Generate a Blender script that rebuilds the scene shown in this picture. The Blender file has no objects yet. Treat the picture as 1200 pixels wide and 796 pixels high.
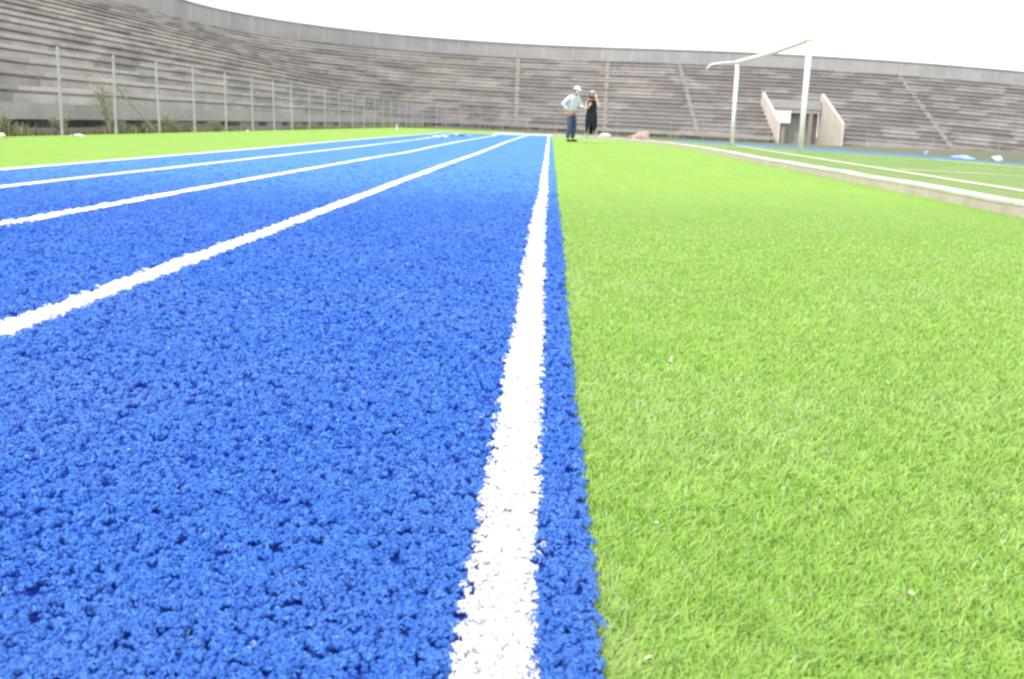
import bpy, bmesh, math, random
import numpy as np
from mathutils import Vector, Matrix

rng = np.random.default_rng(11)
random.seed(5)
S = bpy.context.scene
COL = S.collection

# ------------------------------------------------------------------ camera
F = 1168.0                      # focal length in photograph pixels (1200 wide)
H = 0.54                        # eye height above the tips of the turf
VPX, VPY, ROLL = 644.0, 145.5, 0.030
def _n(v): return Vector(v).normalized()
dy = _n(((VPX-600)/F, (398-VPY)/F, -1))
d2 = _n(((VPX+1000-600)/F, (398-VPY-1000*ROLL)/F, -1))
dz = d2.cross(dy).normalized()
if dz.y < 0: dz = -dz
dx = dy.cross(dz).normalized()
R = Matrix((dx, dy, dz))        # camera space -> world space
cam_d = bpy.data.cameras.new('camera'); cam = bpy.data.objects.new('camera', cam_d); COL.objects.link(cam)
cam.matrix_world = Matrix.Translation((0, 0, H)) @ R.to_4x4()
cam_d.sensor_width = 36; cam_d.lens = F/1200*36
cam_d.clip_start = 0.05; cam_d.clip_end = 3000
cam_d.dof.use_dof = True; cam_d.dof.focus_distance = 2.3; cam_d.dof.aperture_fstop = 9
S.camera = cam

def sstep(a, b, x):
    t = min(1, max(0, (x-a)/(b-a))); return t*t*(3-2*t)
def g(x, y):                    # the site falls gently towards the far right
    return -(0.0225*max(0, x+10) + .0009*max(0, min(x, 75)-22)**2)*sstep(38, 110, y)
def ray(px, py): return R @ Vector(((px-600)/F, (398-py)/F, -1))
def at_z(px, py, z=0.0, follow=True):
    d = ray(px, py); p = Vector((0, 0, H)); zz = z
    for _ in range(12):
        t = (zz-H)/d.z; p = Vector((0, 0, H)) + d*t
        zz = z + (g(p.x, p.y) if follow else 0)
    return p

# ------------------------------------------------------------------ helpers
def tag(o, label=None, cat=None, group=None, kind=None):
    if label: o['label'] = label
    if cat: o['category'] = cat
    if group: o['group'] = group
    if kind: o['kind'] = kind
    return o
def empty(name, loc=(0, 0, 0), rz=0):
    o = bpy.data.objects.new(name, None); COL.objects.link(o)
    o.location = loc; o.rotation_euler = (0, 0, rz); o.empty_display_size = .2
    return o
def link(name, me, mat, parent=None, smooth=False):
    o = bpy.data.objects.new(name, me); COL.objects.link(o)
    if mat: me.materials.append(mat)
    if parent: o.parent = parent
    if smooth: me.polygons.foreach_set('use_smooth', [True]*len(me.polygons))
    return o
def pyd(name, V, Fc, mat, parent=None, smooth=False, uv=None):
    me = bpy.data.meshes.new(name); me.from_pydata([tuple(v) for v in V], [], Fc); me.update()
    if uv is not None:
        l = me.uv_layers.new(name='UVMap'); vi = np.zeros(len(me.loops), np.int32); me.loops.foreach_get('vertex_index', vi)
        l.data.foreach_set('uv', np.asarray(uv, np.float32)[vi].ravel())
    return link(name, me, mat, parent, smooth)
def npmesh(name, V, Q, mat, parent=None, attr=None):
    """V (n,3), Q (m,4) -> mesh; attr: dict of per-vertex floats"""
    me = bpy.data.meshes.new(name); V = np.asarray(V, np.float32); Q = np.asarray(Q, np.int32)
    me.vertices.add(len(V)); me.vertices.foreach_set('co', V.ravel())
    me.loops.add(Q.size); me.loops.foreach_set('vertex_index', Q.ravel())
    me.polygons.add(len(Q)); me.polygons.foreach_set('loop_start', np.arange(len(Q), dtype=np.int32)*Q.shape[1])
    me.update(calc_edges=True)
    for k, v in (attr or {}).items():
        a = me.attributes.new(k, 'FLOAT', 'POINT'); a.data.foreach_set('value', np.asarray(v, np.float32))
    return link(name, me, mat, parent)
def box(bm, x0, x1, y0, y1, z0, z1, M=None):
    vs = [bm.verts.new(v) for v in ((x0,y0,z0),(x1,y0,z0),(x1,y1,z0),(x0,y1,z0),(x0,y0,z1),(x1,y0,z1),(x1,y1,z1),(x0,y1,z1))]
    if M:
        for v in vs: v.co = M @ v.co
    for f in ((0,3,2,1),(4,5,6,7),(0,1,5,4),(1,2,6,5),(2,3,7,6),(3,0,4,7)): bm.faces.new([vs[i] for i in f])
def bmo(name, bm, mat, parent=None, bevel=0, smooth=False, seg=2):
    if bevel: bmesh.ops.bevel(bm, geom=bm.edges[:], offset=bevel, segments=seg, affect='EDGES', profile=.6)
    bmesh.ops.recalc_face_normals(bm, faces=bm.faces[:])
    me = bpy.data.meshes.new(name); bm.to_mesh(me); bm.free()
    return link(name, me, mat, parent, smooth)
def tube(bm, pts, r, n=10, cap=True):
    pts = [Vector(p) for p in pts]; rings = []
    up = Vector((0, 0, 1))
    for i, p in enumerate(pts):
        t = (pts[min(i+1, len(pts)-1)] - pts[max(i-1, 0)]).normalized()
        a = t.cross(up if abs(t.z) < .95 else Vector((1, 0, 0))).normalized(); b = t.cross(a)
        rr = r[i] if isinstance(r, (list, tuple)) else r
        rings.append([bm.verts.new(p + (a*math.cos(2*math.pi*k/n) + b*math.sin(2*math.pi*k/n))*rr) for k in range(n)])
    for i in range(len(rings)-1):
        for k in range(n):
            bm.faces.new((rings[i][k], rings[i][(k+1) % n], rings[i+1][(k+1) % n], rings[i+1][k]))
    if cap: bm.faces.new(rings[0][::-1]); bm.faces.new(rings[-1])

# ------------------------------------------------------------------ materials
class NT:
    def __init__(s, name):
        s.m = bpy.data.materials.new(name); s.m.use_nodes = True; s.t = s.m.node_tree; s.t.nodes.clear()
        s.out = s.t.nodes.new('ShaderNodeOutputMaterial')
    def n(s, typ, ins=None, **kw):
        nd = s.t.nodes.new('ShaderNode'+typ)
        for k, v in kw.items(): setattr(nd, k, v)
        for k, v in (ins or {}).items(): s.set(nd.inputs[k], v)
        return nd
    def set(s, sock, v):
        if hasattr(v, 'is_output'): s.t.links.new(v, sock)
        else: sock.default_value = v
    def math(s, op, a, b=0.0, c=None, clamp=False):
        nd = s.n('Math', operation=op, use_clamp=clamp); s.set(nd.inputs[0], a); s.set(nd.inputs[1], b)
        if c is not None: s.set(nd.inputs[2], c)
        return nd.outputs[0]
    def mix(s, f, a, b, mode='MIX'):
        nd = s.n('Mix', data_type='RGBA', blend_type=mode); s.set(nd.inputs[0], f)
        s.set(nd.inputs[6], a if hasattr(a, 'is_output') else (*a, 1)); s.set(nd.inputs[7], b if hasattr(b, 'is_output') else (*b, 1))
        return nd.outputs[2]
    def noise(s, vec, scale, detail=4, rough=.6, dist=0):
        nd = s.n('TexNoise', {'Scale': scale, 'Detail': detail, 'Roughness': rough, 'Distortion': dist})
        if vec is not None: s.set(nd.inputs['Vector'], vec)
        return nd.outputs[0]
    def ramp(s, f, stops):
        nd = s.n('ValToRGB'); s.set(nd.inputs[0], f); cr = nd.color_ramp
        while len(cr.elements) < len(stops): cr.elements.new(.5)
        for e, (p, c) in zip(cr.elements, stops): e.position = p; e.color = (*c, 1) if len(c) == 3 else c
        return nd.outputs[0]
    def mapr(s, f, a, b, c=0.0, d=1.0):
        nd = s.n('MapRange', {0: f, 1: a, 2: b, 3: c, 4: d}); return nd.outputs[0]
    def done(s, col, rough=.8, bump=None, bs=.3, bd=.01, spec=.3, metal=0.0, sheen=0.0, transl=None):
        p = s.n('BsdfPrincipled'); s.set(p.inputs['Base Color'], col if hasattr(col, 'is_output') else (*col, 1))
        s.set(p.inputs['Roughness'], rough); s.set(p.inputs['Specular IOR Level'], spec); s.set(p.inputs['Metallic'], metal)
        if sheen: s.set(p.inputs['Sheen Weight'], sheen)
        if bump is not None:
            b = s.n('Bump', {'Strength': bs, 'Distance': bd, 'Height': bump}); s.t.links.new(b.outputs[0], p.inputs['Normal'])
        sh = p.outputs[0]
        if transl:
            tr = s.n('BsdfTranslucent'); s.set(tr.inputs[0], col if hasattr(col, 'is_output') else (*col, 1))
            mx = s.n('MixShader', {0: transl}); s.t.links.new(sh, mx.inputs[1]); s.t.links.new(tr.outputs[0], mx.inputs[2]); sh = mx.outputs[0]
        s.t.links.new(sh, s.out.inputs[0]); return s.m
def geo(nt): return nt.n('NewGeometry').outputs['Position']
def obj_c(nt): return nt.n('TexCoord').outputs['Object']
def plain(name, col, rough=.6, var=.12, scale=8, spec=.3, metal=0.0, bs=.15):
    nt = NT(name); v = nt.noise(obj_c(nt), scale, 5)
    c = nt.mix(nt.mapr(v, .3, .7), tuple(x*(1-var) for x in col), tuple(min(1, x*(1+var)) for x in col))
    return nt.done(c, rough, v, bs, .01, spec, metal)

BLUE_A, BLUE_B, BLUE_C = (.050, .170, .62), (.080, .265, .77), (.15, .38, .84)
def fibre(name, stops, transl=.3, rough=.55, spec=.25, patch=None):
    nt = NT(name); a = nt.n('Attribute', attribute_name='rnd').outputs['Fac']
    c = nt.ramp(a, stops)
    if patch:
        pn = nt.noise(geo(nt), patch[0], 3, .6)
        c = nt.mix(nt.mapr(pn, .45, .72, 0, patch[2]), c, patch[1])
    return nt.done(c, rough, None, spec=spec, transl=transl)
M = {}
M['blue_fibre'] = fibre('blue_fibre', [(0, BLUE_A), (.55, BLUE_B), (.93, BLUE_C), (1, (.40, .53, .8))], .42, patch=(1.3, (.17, .33, .72), .45))
M['white_fibre'] = fibre('white_fibre', [(0, (.88, .88, .89)), (1, (.93, .93, .93))], .45)
M['green_fibre'] = fibre('green_fibre', [(0, (.29, .48, .09)), (.35, (.38, .60, .125)), (.75, (.46, .68, .16)), (.90, (.56, .72, .26)), (.955, (.48, .48, .26)), (1, (.66, .70, .48))], .45,
                         patch=(1.6, (.46, .58, .20), .45))
M['pitch_fibre'] = fibre('pitch_fibre', [(0, (.14, .28, .05)), (.6, (.20, .37, .07)), (1, (.36, .38, .18))], .4)
def sheet(name, a, b, c, s1=90, s2=1.1, amt=.5, back=None):
    nt = NT(name); p = geo(nt); f = nt.noise(p, s1, 4, .7); l = nt.noise(p, s2, 4, .6)
    col = nt.mix(nt.mapr(f, .3, .7), a, b); col = nt.mix(nt.mapr(l, .42, .75, 0, amt), col, c)
    sx_ = nt.n('Mapping', {'Vector': p, 'Scale': (7, .5, 1)}); k_ = nt.noise(sx_.outputs[0], 1, 5, .65); mm_ = nt.noise(p, 5, 5, .7)
    col = nt.mix(nt.mapr(k_, .4, .7, 0, .35), col, tuple(x*.72 for x in a)); col = nt.mix(nt.mapr(mm_, .45, .75, 0, .35), col, tuple(min(1, x*1.18+.012) for x in b))
    if back: col = nt.mix(nt.n('Attribute', attribute_name='pile').outputs['Fac'], back, col)   # dark backing carries painted shade between near tufts, fading to pile colour farther off
    return nt.done(col, .75, f, .6, .012, .15)
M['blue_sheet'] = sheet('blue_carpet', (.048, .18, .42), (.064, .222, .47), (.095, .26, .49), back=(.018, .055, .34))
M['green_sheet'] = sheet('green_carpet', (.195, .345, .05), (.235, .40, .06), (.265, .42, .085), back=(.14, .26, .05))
M['pitch_sheet'] = sheet('pitch_grass', (.13, .235, .055), (.18, .30, .075), (.28, .28, .13), 60, .5, .8)
M['white_sheet'] = sheet('white_carpet', (.72, .73, .74), (.82, .82, .82), (.8, .8, .8))
def dirt():
    nt = NT('dirt'); p = geo(nt); a = nt.noise(p, .6, 6, .65); b = nt.noise(p, 14, 5, .7)
    c = nt.mix(nt.mapr(a, .35, .65), (.13, .115, .085), (.09, .12, .045)); c = nt.mix(nt.mapr(b, .4, .75, 0, .5), c, (.20, .18, .15))
    return nt.done(c, .9, b, .6, .03)
M['dirt'] = dirt()
def terrace_mat(name, lo, hi, moss, dark, rows=True):
    nt = NT(name); p = geo(nt)
    uv = nt.n('UVMap').outputs[0]; sp = nt.n('SeparateXYZ', {0: uv}); u, v = sp.outputs[0], sp.outputs[1]
    row = nt.math('FLOOR', v)
    wn0 = nt.n('TexWhiteNoise', noise_dimensions='1D'); nt.set(wn0.inputs['W'], row)
    cell = nt.math('FLOOR', nt.math('ADD', nt.math('DIVIDE', u, 2.7), nt.math('MULTIPLY', wn0.outputs[0], 7.0)))
    cv = nt.n('CombineXYZ', {0: cell, 1: row}); wn = nt.n('TexWhiteNoise', noise_dimensions='2D'); nt.set(wn.inputs['Vector'], cv.outputs[0])
    cl2 = nt.math('FLOOR', nt.math('DIVIDE', u, 9.0)); cv2 = nt.n('CombineXYZ', {0: cl2, 1: nt.math('FLOOR', nt.math('DIVIDE', v, 3.0))})
    big = nt.noise(p, .13, 5, .65); med = nt.noise(p, .9, 6, .7)
    st = nt.n('CombineXYZ', {0: nt.math('MULTIPLY', u, .45), 1: nt.math('MULTIPLY', v, 1.6)}); streak = nt.noise(st.outputs[0], 1.0, 5, .7)
    fine = nt.noise(p, 9, 5, .7)
    c = nt.mix(nt.mapr(big, .35, .65), lo, hi)
    c = nt.mix(nt.mapr(streak, .42, .66, 0, .65), c, dark)
    c = nt.mix(nt.math('MULTIPLY', nt.math('GREATER_THAN', wn.outputs[0], .80), nt.mapr(med, .38, .62, 0, .55)), c, tuple(min(1, x*1.25+.04) for x in hi))
    c = nt.mix(nt.math('MULTIPLY', nt.math('LESS_THAN', wn.outputs[0], .22), nt.mapr(med, .35, .62, 0, .5)), c, tuple(x*.85 for x in dark))
    c = nt.mix(nt.mapr(med, .52, .70, 0, .6), c, moss)
    bl = nt.noise(p, .38, 7, .75, .8); c = nt.mix(nt.mapr(bl, .52, .68, 0, .6), c, tuple(x*.8 for x in dark)); bl2 = nt.noise(p, .5, 6, .7, .5); c = nt.mix(nt.mapr(bl2, .58, .72, 0, .55), c, tuple(x*1.3 for x in hi))
    px_ = nt.n('SeparateXYZ', {0: p}).outputs[0]
    c = nt.mix(nt.math('MULTIPLY', nt.mapr(px_, -14, 30, 0, .72), nt.mapr(streak, .25, .6, .45, 1)), c, (.205, .19, .19))
    w2 = nt.n('TexWhiteNoise', noise_dimensions='2D'); nt.set(w2.inputs['Vector'], cv2.outputs[0])
    c = nt.mix(nt.mapr(w2.outputs[0], .45, 1, 0, .38), c, dark)
    w3 = nt.n('TexWhiteNoise', noise_dimensions='3D'); c3 = nt.n('CombineXYZ', {0: nt.math('FLOOR', nt.math('ADD', nt.math('DIVIDE', u, 4.3), nt.math('MULTIPLY', wn0.outputs[0], 3.0))), 1: row, 2: 5.0}); nt.set(w3.inputs['Vector'], c3.outputs[0])
    c = nt.mix(nt.math('MULTIPLY', nt.math('GREATER_THAN', w3.outputs[0], .72), nt.mapr(med, .3, .6, .05, .55)), c, tuple(min(1, x*1.12+.03) for x in hi))
    c = nt.mix(nt.math('MULTIPLY', nt.math('LESS_THAN', w3.outputs[0], .25), nt.mapr(bl, .35, .6, .05, .6)), c, tuple(x*.8 for x in dark))
    c = nt.mix(nt.mapr(fine, .35, .75, 0, .3), c, dark)
    return nt.done(c, .9, fine, .5, .03, .2)
M['terrace'] = terrace_mat('weathered_terrace', (.385, .352, .325), (.49, .455, .425), (.36, .35, .265), (.25, .228, .215))
def parapet_mat():
    nt = NT('parapet_concrete'); p = geo(nt)
    uv = nt.n('UVMap').outputs[0]; sp = nt.n('SeparateXYZ', {0: uv}); u, v = sp.outputs[0], sp.outputs[1]
    fr = nt.math('FRACT', nt.math('DIVIDE', u, 3.05)); ln = nt.math('LESS_THAN', fr, .05)
    cell = nt.n('TexWhiteNoise', noise_dimensions='1D'); nt.set(cell.inputs['W'], nt.math('FLOOR', nt.math('DIVIDE', u, 3.05)))
    a = nt.noise(p, .25, 5, .65)
    sv = nt.n('CombineXYZ', {0: nt.math('MULTIPLY', u, 2.2), 1: nt.math('MULTIPLY', v, .35)}); s = nt.noise(sv.outputs[0], 1, 5, .7)
    c = nt.mix(nt.mapr(a, .35, .65), (.33, .325, .32), (.41, .405, .40))
    c = nt.mix(nt.mapr(cell.outputs[0], 0, 1, 0, .30), c, (.29, .285, .285))
    c = nt.mix(nt.mapr(s, .5, .78, 0, .6), c, (.26, .255, .25))
    c = nt.mix(nt.math('MULTIPLY', ln, nt.mapr(s, .3, .6, .05, .8)), c, (.47, .47, .46))
    return nt.done(c, .9, s, .3, .02, .2)
M['parapet'] = parapet_mat()
def conc(name, a, b, dark, sc=1.5):
    nt = NT(name); p = geo(nt); n1 = nt.noise(p, sc, 6, .7); n2 = nt.noise(p, sc*7, 4, .7)
    c = nt.mix(nt.mapr(n1, .35, .65), a, b); c = nt.mix(nt.mapr(n2, .5, .75, 0, .5), c, dark)
    return nt.done(c, .9, n2, .4, .02, .2)
M['fascia'] = conc('fascia_concrete', (.33, .315, .30), (.42, .41, .40), (.26, .245, .23), .8)
M['base_wall'] = conc('base_wall_concrete', (.20, .175, .15), (.30, .27, .24), (.13, .14, .07), 1.2)
M['stair'] = conc('stair_concrete', (.29, .27, .25), (.38, .36, .34), (.21, .19, .18), .6)
M['wing'] = conc('wing_wall_concrete', (.58, .52, .46), (.68, .62, .55), (.44, .39, .34), .5)
M['pitch_line'] = sheet('pitch_line_paint', (.62, .64, .48), (.72, .73, .62), (.46, .52, .32), 30, 1.2, .8)
M['kerb'] = conc('kerb_concrete', (.54, .465, .41), (.64, .56, .50), (.42, .35, .30), 3)
M['kerb_top'] = conc('kerb_top_paint', (.60, .57, .54), (.68, .66, .62), (.5, .47, .43), 3)
M['white_paint'] = plain('white_gloss_paint', (.84, .79, .84), .6, .05, 6, .15)
M['white_board'] = plain('white_board', (.82, .82, .82), .5, .05, 3)
M['galv'] = plain('galvanised_steel', (.42, .395, .43), .7, .15, 5, .2, .05)
M['wire'] = plain('galvanised_wire', (.40, .42, .44), .5, .1, 5, .5, .4)
M['skin'] = plain('skin', (.50, .29, .21), .55, .08, 20)
M['skin_pale'] = plain('pale_skin', (.66, .46, .36), .55, .08, 20)
def cloth(name, col, sc=22, var=.25, rough=.85):
    nt = NT(name); o = obj_c(nt); a = nt.noise(o, sc, 4); b = nt.noise(o, 5, 4, .6, 1.0)
    c = nt.mix(nt.mapr(b, .3, .7), tuple(x*(1-var) for x in col), tuple(min(1, x*(1+var*.5)) for x in col))
    return nt.done(c, rough, b, .7, .05, .15)
M['shirt'] = cloth('pale_blue_cotton', (.66, .70, .81), var=.12)
M['denim'] = cloth('blue_denim', (.075, .10, .20))
M['black_cloth'] = cloth('black_cloth', (.018, .018, .028))
M['cap'] = cloth('white_cotton', (.78, .79, .80), var=.05)
M['mask'] = cloth('pale_mask_cloth', (.66, .70, .72), var=.05)
M['hair'] = cloth('dark_brown_hair', (.05, .03, .022))
M['hair_red'] = cloth('auburn_hair', (.16, .055, .03))
M['hat'] = cloth('grey_beige_cotton', (.48, .44, .42), var=.1)
M['shoe'] = cloth('black_shoe', (.02, .02, .025))
M['shoe_pale'] = cloth('pale_shoe', (.55, .55, .52))
M['legging'] = cloth('pale_grey_cloth', (.52, .53, .50), var=.1)
M['eye'] = plain('dark_eye', (.02, .015, .012), .3)
M['lip'] = plain('lip', (.36, .13, .11), .5)
M['pink_sheet'] = cloth('faded_pink_plastic', (.45, .31, .28), 6, .4)
M['white_sack'] = cloth('white_woven_sack', (.62, .61, .57), 12, .15)
M['blue_cloth'] = cloth('pale_blue_tarp', (.38, .48, .70), 6, .2)
M['tan'] = cloth('tan_stone', (.56, .52, .40), 6, .2)
M['paper'] = cloth('white_paper', (.80, .79, .72), 10, .08)
M['offcut'] = cloth('grey_carpet_backing', (.42, .40, .42), 10, .2)
M['weed'] = fibre('weed_leaf', [(0, (.06, .10, .03)), (.4, (.11, .15, .045)), (.7, (.22, .21, .09)), (1, (.42, .37, .22))], .3)
M['shrub_leaf'] = fibre('dry_shrub_leaf', [(0, (.12, .15, .06)), (.5, (.25, .26, .13)), (1, (.48, .45, .33))], .3)
M['grit'] = fibre('grit', [(0, (.40, .33, .20)), (.5, (.58, .54, .40)), (1, (.78, .77, .70))], .1)
M['stem'] = plain('dry_stem', (.34, .29, .20), .8)

# ------------------------------------------------------------------ light and sky
SUN_EL, SUN_AZ = math.radians(56), math.radians(-142)      # azimuth clockwise from +Y: behind the camera, to its left
sv = Vector((math.sin(SUN_AZ)*math.cos(SUN_EL), math.cos(SUN_AZ)*math.cos(SUN_EL), math.sin(SUN_EL)))
W = bpy.data.worlds.new('World'); S.world = W; W.use_nodes = True
wt = W.node_tree; bg = wt.nodes['Background']
sk = wt.nodes.new('ShaderNodeTexSky'); sk.sky_type = 'NISHITA'; sk.sun_disc = False
sk.sun_elevation = SUN_EL; sk.sun_rotation = SUN_AZ; sk.air_density = 1.0; sk.dust_density = 2.0; sk.ozone_density = 1.0
tc = wt.nodes.new('ShaderNodeTexCoord'); cn = wt.nodes.new('ShaderNodeTexNoise'); cn.inputs['Scale'].default_value = 2.2; cn.inputs['Detail'].default_value = 5
wt.links.new(tc.outputs['Generated'], cn.inputs['Vector'])
cr = wt.nodes.new('ShaderNodeValToRGB'); cr.color_ramp.elements[0].position = .3; cr.color_ramp.elements[0].color = (6.2, 6.3, 6.5, 1)
cr.color_ramp.elements[1].position = .7; cr.color_ramp.elements[1].color = (8.6, 8.6, 8.6, 1); wt.links.new(cn.outputs[0], cr.inputs[0])
mxs = wt.nodes.new('ShaderNodeMix'); mxs.data_type = 'RGBA'; mxs.inputs[0].default_value = .8
wt.links.new(sk.outputs[0], mxs.inputs[6]); wt.links.new(cr.outputs[0], mxs.inputs[7])
wt.links.new(mxs.outputs[2], bg.inputs[0]); bg.inputs[1].default_value = 0.12
sl = bpy.data.lights.new('sun', 'SUN'); sl.energy = 1.5; sl.angle = math.radians(10); sl.color = (1, .965, .91)
so = bpy.data.objects.new('sun', sl); COL.objects.link(so); so.location = (-20, -30, 60)
so.rotation_euler = sv.to_track_quat('Z', 'Y').to_euler()
S.view_settings.view_transform = 'Standard'; S.view_settings.look = 'None'
S.view_settings.gamma = 1; S.view_settings.use_curve_mapping = False
S.view_settings.exposure = 1.1
S.cycles.filter_width = 2.4; S.cycles.max_bounces = 6; S.cycles.use_denoising = True

# ------------------------------------------------------------------ ground
def polyx(px, z=0.0):
    """photograph polyline -> function x(y) on the ground"""
    P = sorted([(p.y, p.x) for p in (at_z(a, b, z) for a, b in px)])
    ys = np.array([p[0] for p in P]); xs = np.array([p[1] for p in P])
    return ys, xs
L = {}
L[1] = polyx([(0,390),(100,349),(220,302),(330,262),(400,237),(468,211),(493,203),(518,193),(560,180),(577,173),(593,166),(610,161),(622,158.8)])
L[2] = polyx([(0,263),(235,218.4),(300,207.4),(432,185.3),(480,178.7),(502,172.5),(535,165),(560,161.5),(577,158.6)])
L[3] = polyx([(0,217),(193.5,197.7),(300,185.2),(386,175.6),(427,170.7),(480,164),(493,161.7),(515,158.6)])
L[4] = polyx([(0,197.5),(110.6,189.4),(221,181),(300,174.7),(367,167.8),(413,164),(453,160.6),(478,158.8)])
for k in L: print('LINE', k, [(round(float(a),1), round(float(b),2)) for a, b in zip(*L[k])])
def lx(k, y):
    ys, xs = L[k]
    # smooth, nearly straight line: blend of the fitted straight and the measured course
    y0 = min(max(y, ys[0]), ys[-1])
    v = float(np.interp(y0, ys, xs))
    m = ys < 26; a, b = np.polyfit(ys[m], xs[m], 1); s = a*y+b
    w = sstep(3, 20, y)
    return s*(1-w) + (.5*s+.5*v)*w if y < ys[-1] else v
TRACK_END = 48.0
MAIN_C, MAIN_W, SEAM = -0.043, 0.086, 0.073
def ml(y): return MAIN_C + 0.0008*y + .004*math.sin(y*.9)
def seam(y): return SEAM + 0.0010*y + .003*math.sin(y*1.3+1)

YS = [y*.5 for y in range(-16, int(TRACK_END*2)+1)]
def lo(y): return -.020 + .014*sstep(2, 9, y)
def strip(name, yl, fl, fr, z, mat, cols=1, **kw):
    V, Fc = [], []
    for y in yl:
        for c in range(cols+1):
            t = c/cols; x = fl(y)*(1-t)+fr(y)*t; V.append((x, y, z+lo(y)+g(x, y)))
    w = cols+1
    for i in range(len(yl)-1):
        for c in range(cols): Fc.append((i*w+c, i*w+c+1, (i+1)*w+c+1, (i+1)*w+c))
    o = pyd(name, V, Fc, mat); tag(o, kind='structure', **kw)
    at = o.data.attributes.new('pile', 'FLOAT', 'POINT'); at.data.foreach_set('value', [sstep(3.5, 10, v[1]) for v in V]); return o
# one dirt sheet that reaches the horizon
gx = sorted(set(list(range(-60, 121, 5)) + [-900, -500, -250, -120, 180, 300, 600, 900]))
gy = sorted(set(list(range(-20, 141, 4)) + [-600, -300, -100, 200, 350, 600, 1200]))
V = [(x, y, -.06+g(min(x, 120), y)) for y in gy for x in gx]; n = len(gx)
Fc = [(j*n+i, j*n+i+1, (j+1)*n+i+1, (j+1)*n+i) for j in range(len(gy)-1) for i in range(n-1)]
tag(pyd('ground', V, Fc, M['dirt']), kind='structure', label='bare dirt ground around the track and pitch')
FX = -10.5
strip('track', YS, lambda y: lx(4, y), lambda y: seam(y), 0, M['blue_sheet'], 6, label='blue carpeted running track')
YG = [y*.5 for y in range(-16, 142)]
strip('grass_verge', YG, lambda y: FX-.1, lambda y: (lx(4, min(y, TRACK_END)) - .02) if y <= TRACK_END else -2.6+.05*(y-TRACK_END), -.004, M['green_sheet'], 3, label='green artificial turf strip between track and fence')
# kerb course (inner foot of the kerb), from near the camera to where it turns to the end of the track
KP = [(3.34, -8), (3.36, 7.0), (3.46, 11.5), (3.50, 15.8), (3.62, 20), (3.74, 24), (3.76, 28), (3.66, 31), (3.44, 34), (3.05, 37.5), (2.5, 41), (1.75, 44.5), (.85, 47.2), (.18, 48.6)]
ky = np.array([p[1] for p in KP]); kx = np.array([p[0] for p in KP])
def kxy(y): return float(np.interp(y, ky, kx))
YD = [y*.5 for y in range(-16, 98)]
strip('infield_grass', YD, lambda y: seam(y)+.004, lambda y: kxy(y)+.03, -.004, M['green_sheet'], 4, label='bright green artificial turf beside the blue track')
# lane lines
def line(k, f, w, y0, y1, label, z=.004):
    yl = [y0 + (y1-y0)*i/160 for i in range(161)]
    jit = rng.normal(0, .006, (161, 2))
    V, Fc = [], []
    for i, y in enumerate(yl):
        c = f(y); zz = z+lo(y)+g(c, y); V += [(c-w/2+jit[i, 0], y, zz), (c+w/2+jit[i, 1], y, zz)]
        if i: Fc.append((2*i-2, 2*i-1, 2*i+1, 2*i))
    tag(pyd('lane_line', V, Fc, M['white_sheet']), kind='structure', label=label)
line(0, ml, MAIN_W-.016, -8, TRACK_END, 'thick white line at the right edge of the blue track')
line(1, lambda y: lx(1, y), .10, -8, TRACK_END, 'white lane line first to the left of the thick one')
line(2, lambda y: lx(2, y), .11, -8, TRACK_END, 'white lane line second to the left of the thick one')
line(3, lambda y: lx(3, y), .11, -8, TRACK_END, 'white lane line third to the left of the thick one')
line(4, lambda y: lx(4, y), .13, -8, TRACK_END, 'white line along the outer left edge of the track', .0055)
bm = bmesh.new(); box(bm, lx(2, TRACK_END)-.15, .17, TRACK_END+.05, TRACK_END+.25, -.08, .075)
o = bmo('edging', bm, M['white_sheet'], None, .012); o.location = (0, 0, g(-1, TRACK_END)); tag(o, 'low white edging across the far end of the blue track', 'edging')
# football pitch behind the kerb, with its lines, and the far bend of the blue track
PZ = .06
def pitch_far(x): return float(np.interp(x, FBX, FBY))
fb = [at_z(a, b, PZ) for a, b in [(700,160.5),(800,165.5),(870,170),(1000,179),(1060,182.5),(1100,185.6),(1160,189.8),(1200,193),(1300,200)]]
print('BEND', [(round(p.x,1), round(p.y,1)) for p in fb])
FBX = [p.x for p in fb]; FBY = [p.y for p in fb]
def bary(px, py, z): return at_z(px, py, z)
ptsL = [at_z(a, b, PZ-.004) for a, b in [(735,162.6),(800,165.6),(870,170),(1000,179),(1060,182.6),(1100,185.6),(1160,189.8),(1200,193),(1260,197.5)]]
V, Fc = [], []
for i, p in enumerate(ptsL):
    q = Vector((kxy(min(p.y, 40))+.1, 0, 0))
    t = i/(len(ptsL)-1)
    qy = 38*(1-t) + (-6)*t; qx = kxy(qy)+.10
    for c in range(9):
        s = c/8; x = qx*(1-s)+p.x*s; y = qy*(1-s)+p.y*s; V.append((x, y, PZ+g(x, y)))
    if i:
        for c in range(8): Fc.append(((i-1)*9+c, i*9+c, i*9+c+1, (i-1)*9+c+1))
pn = len(V)
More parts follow.
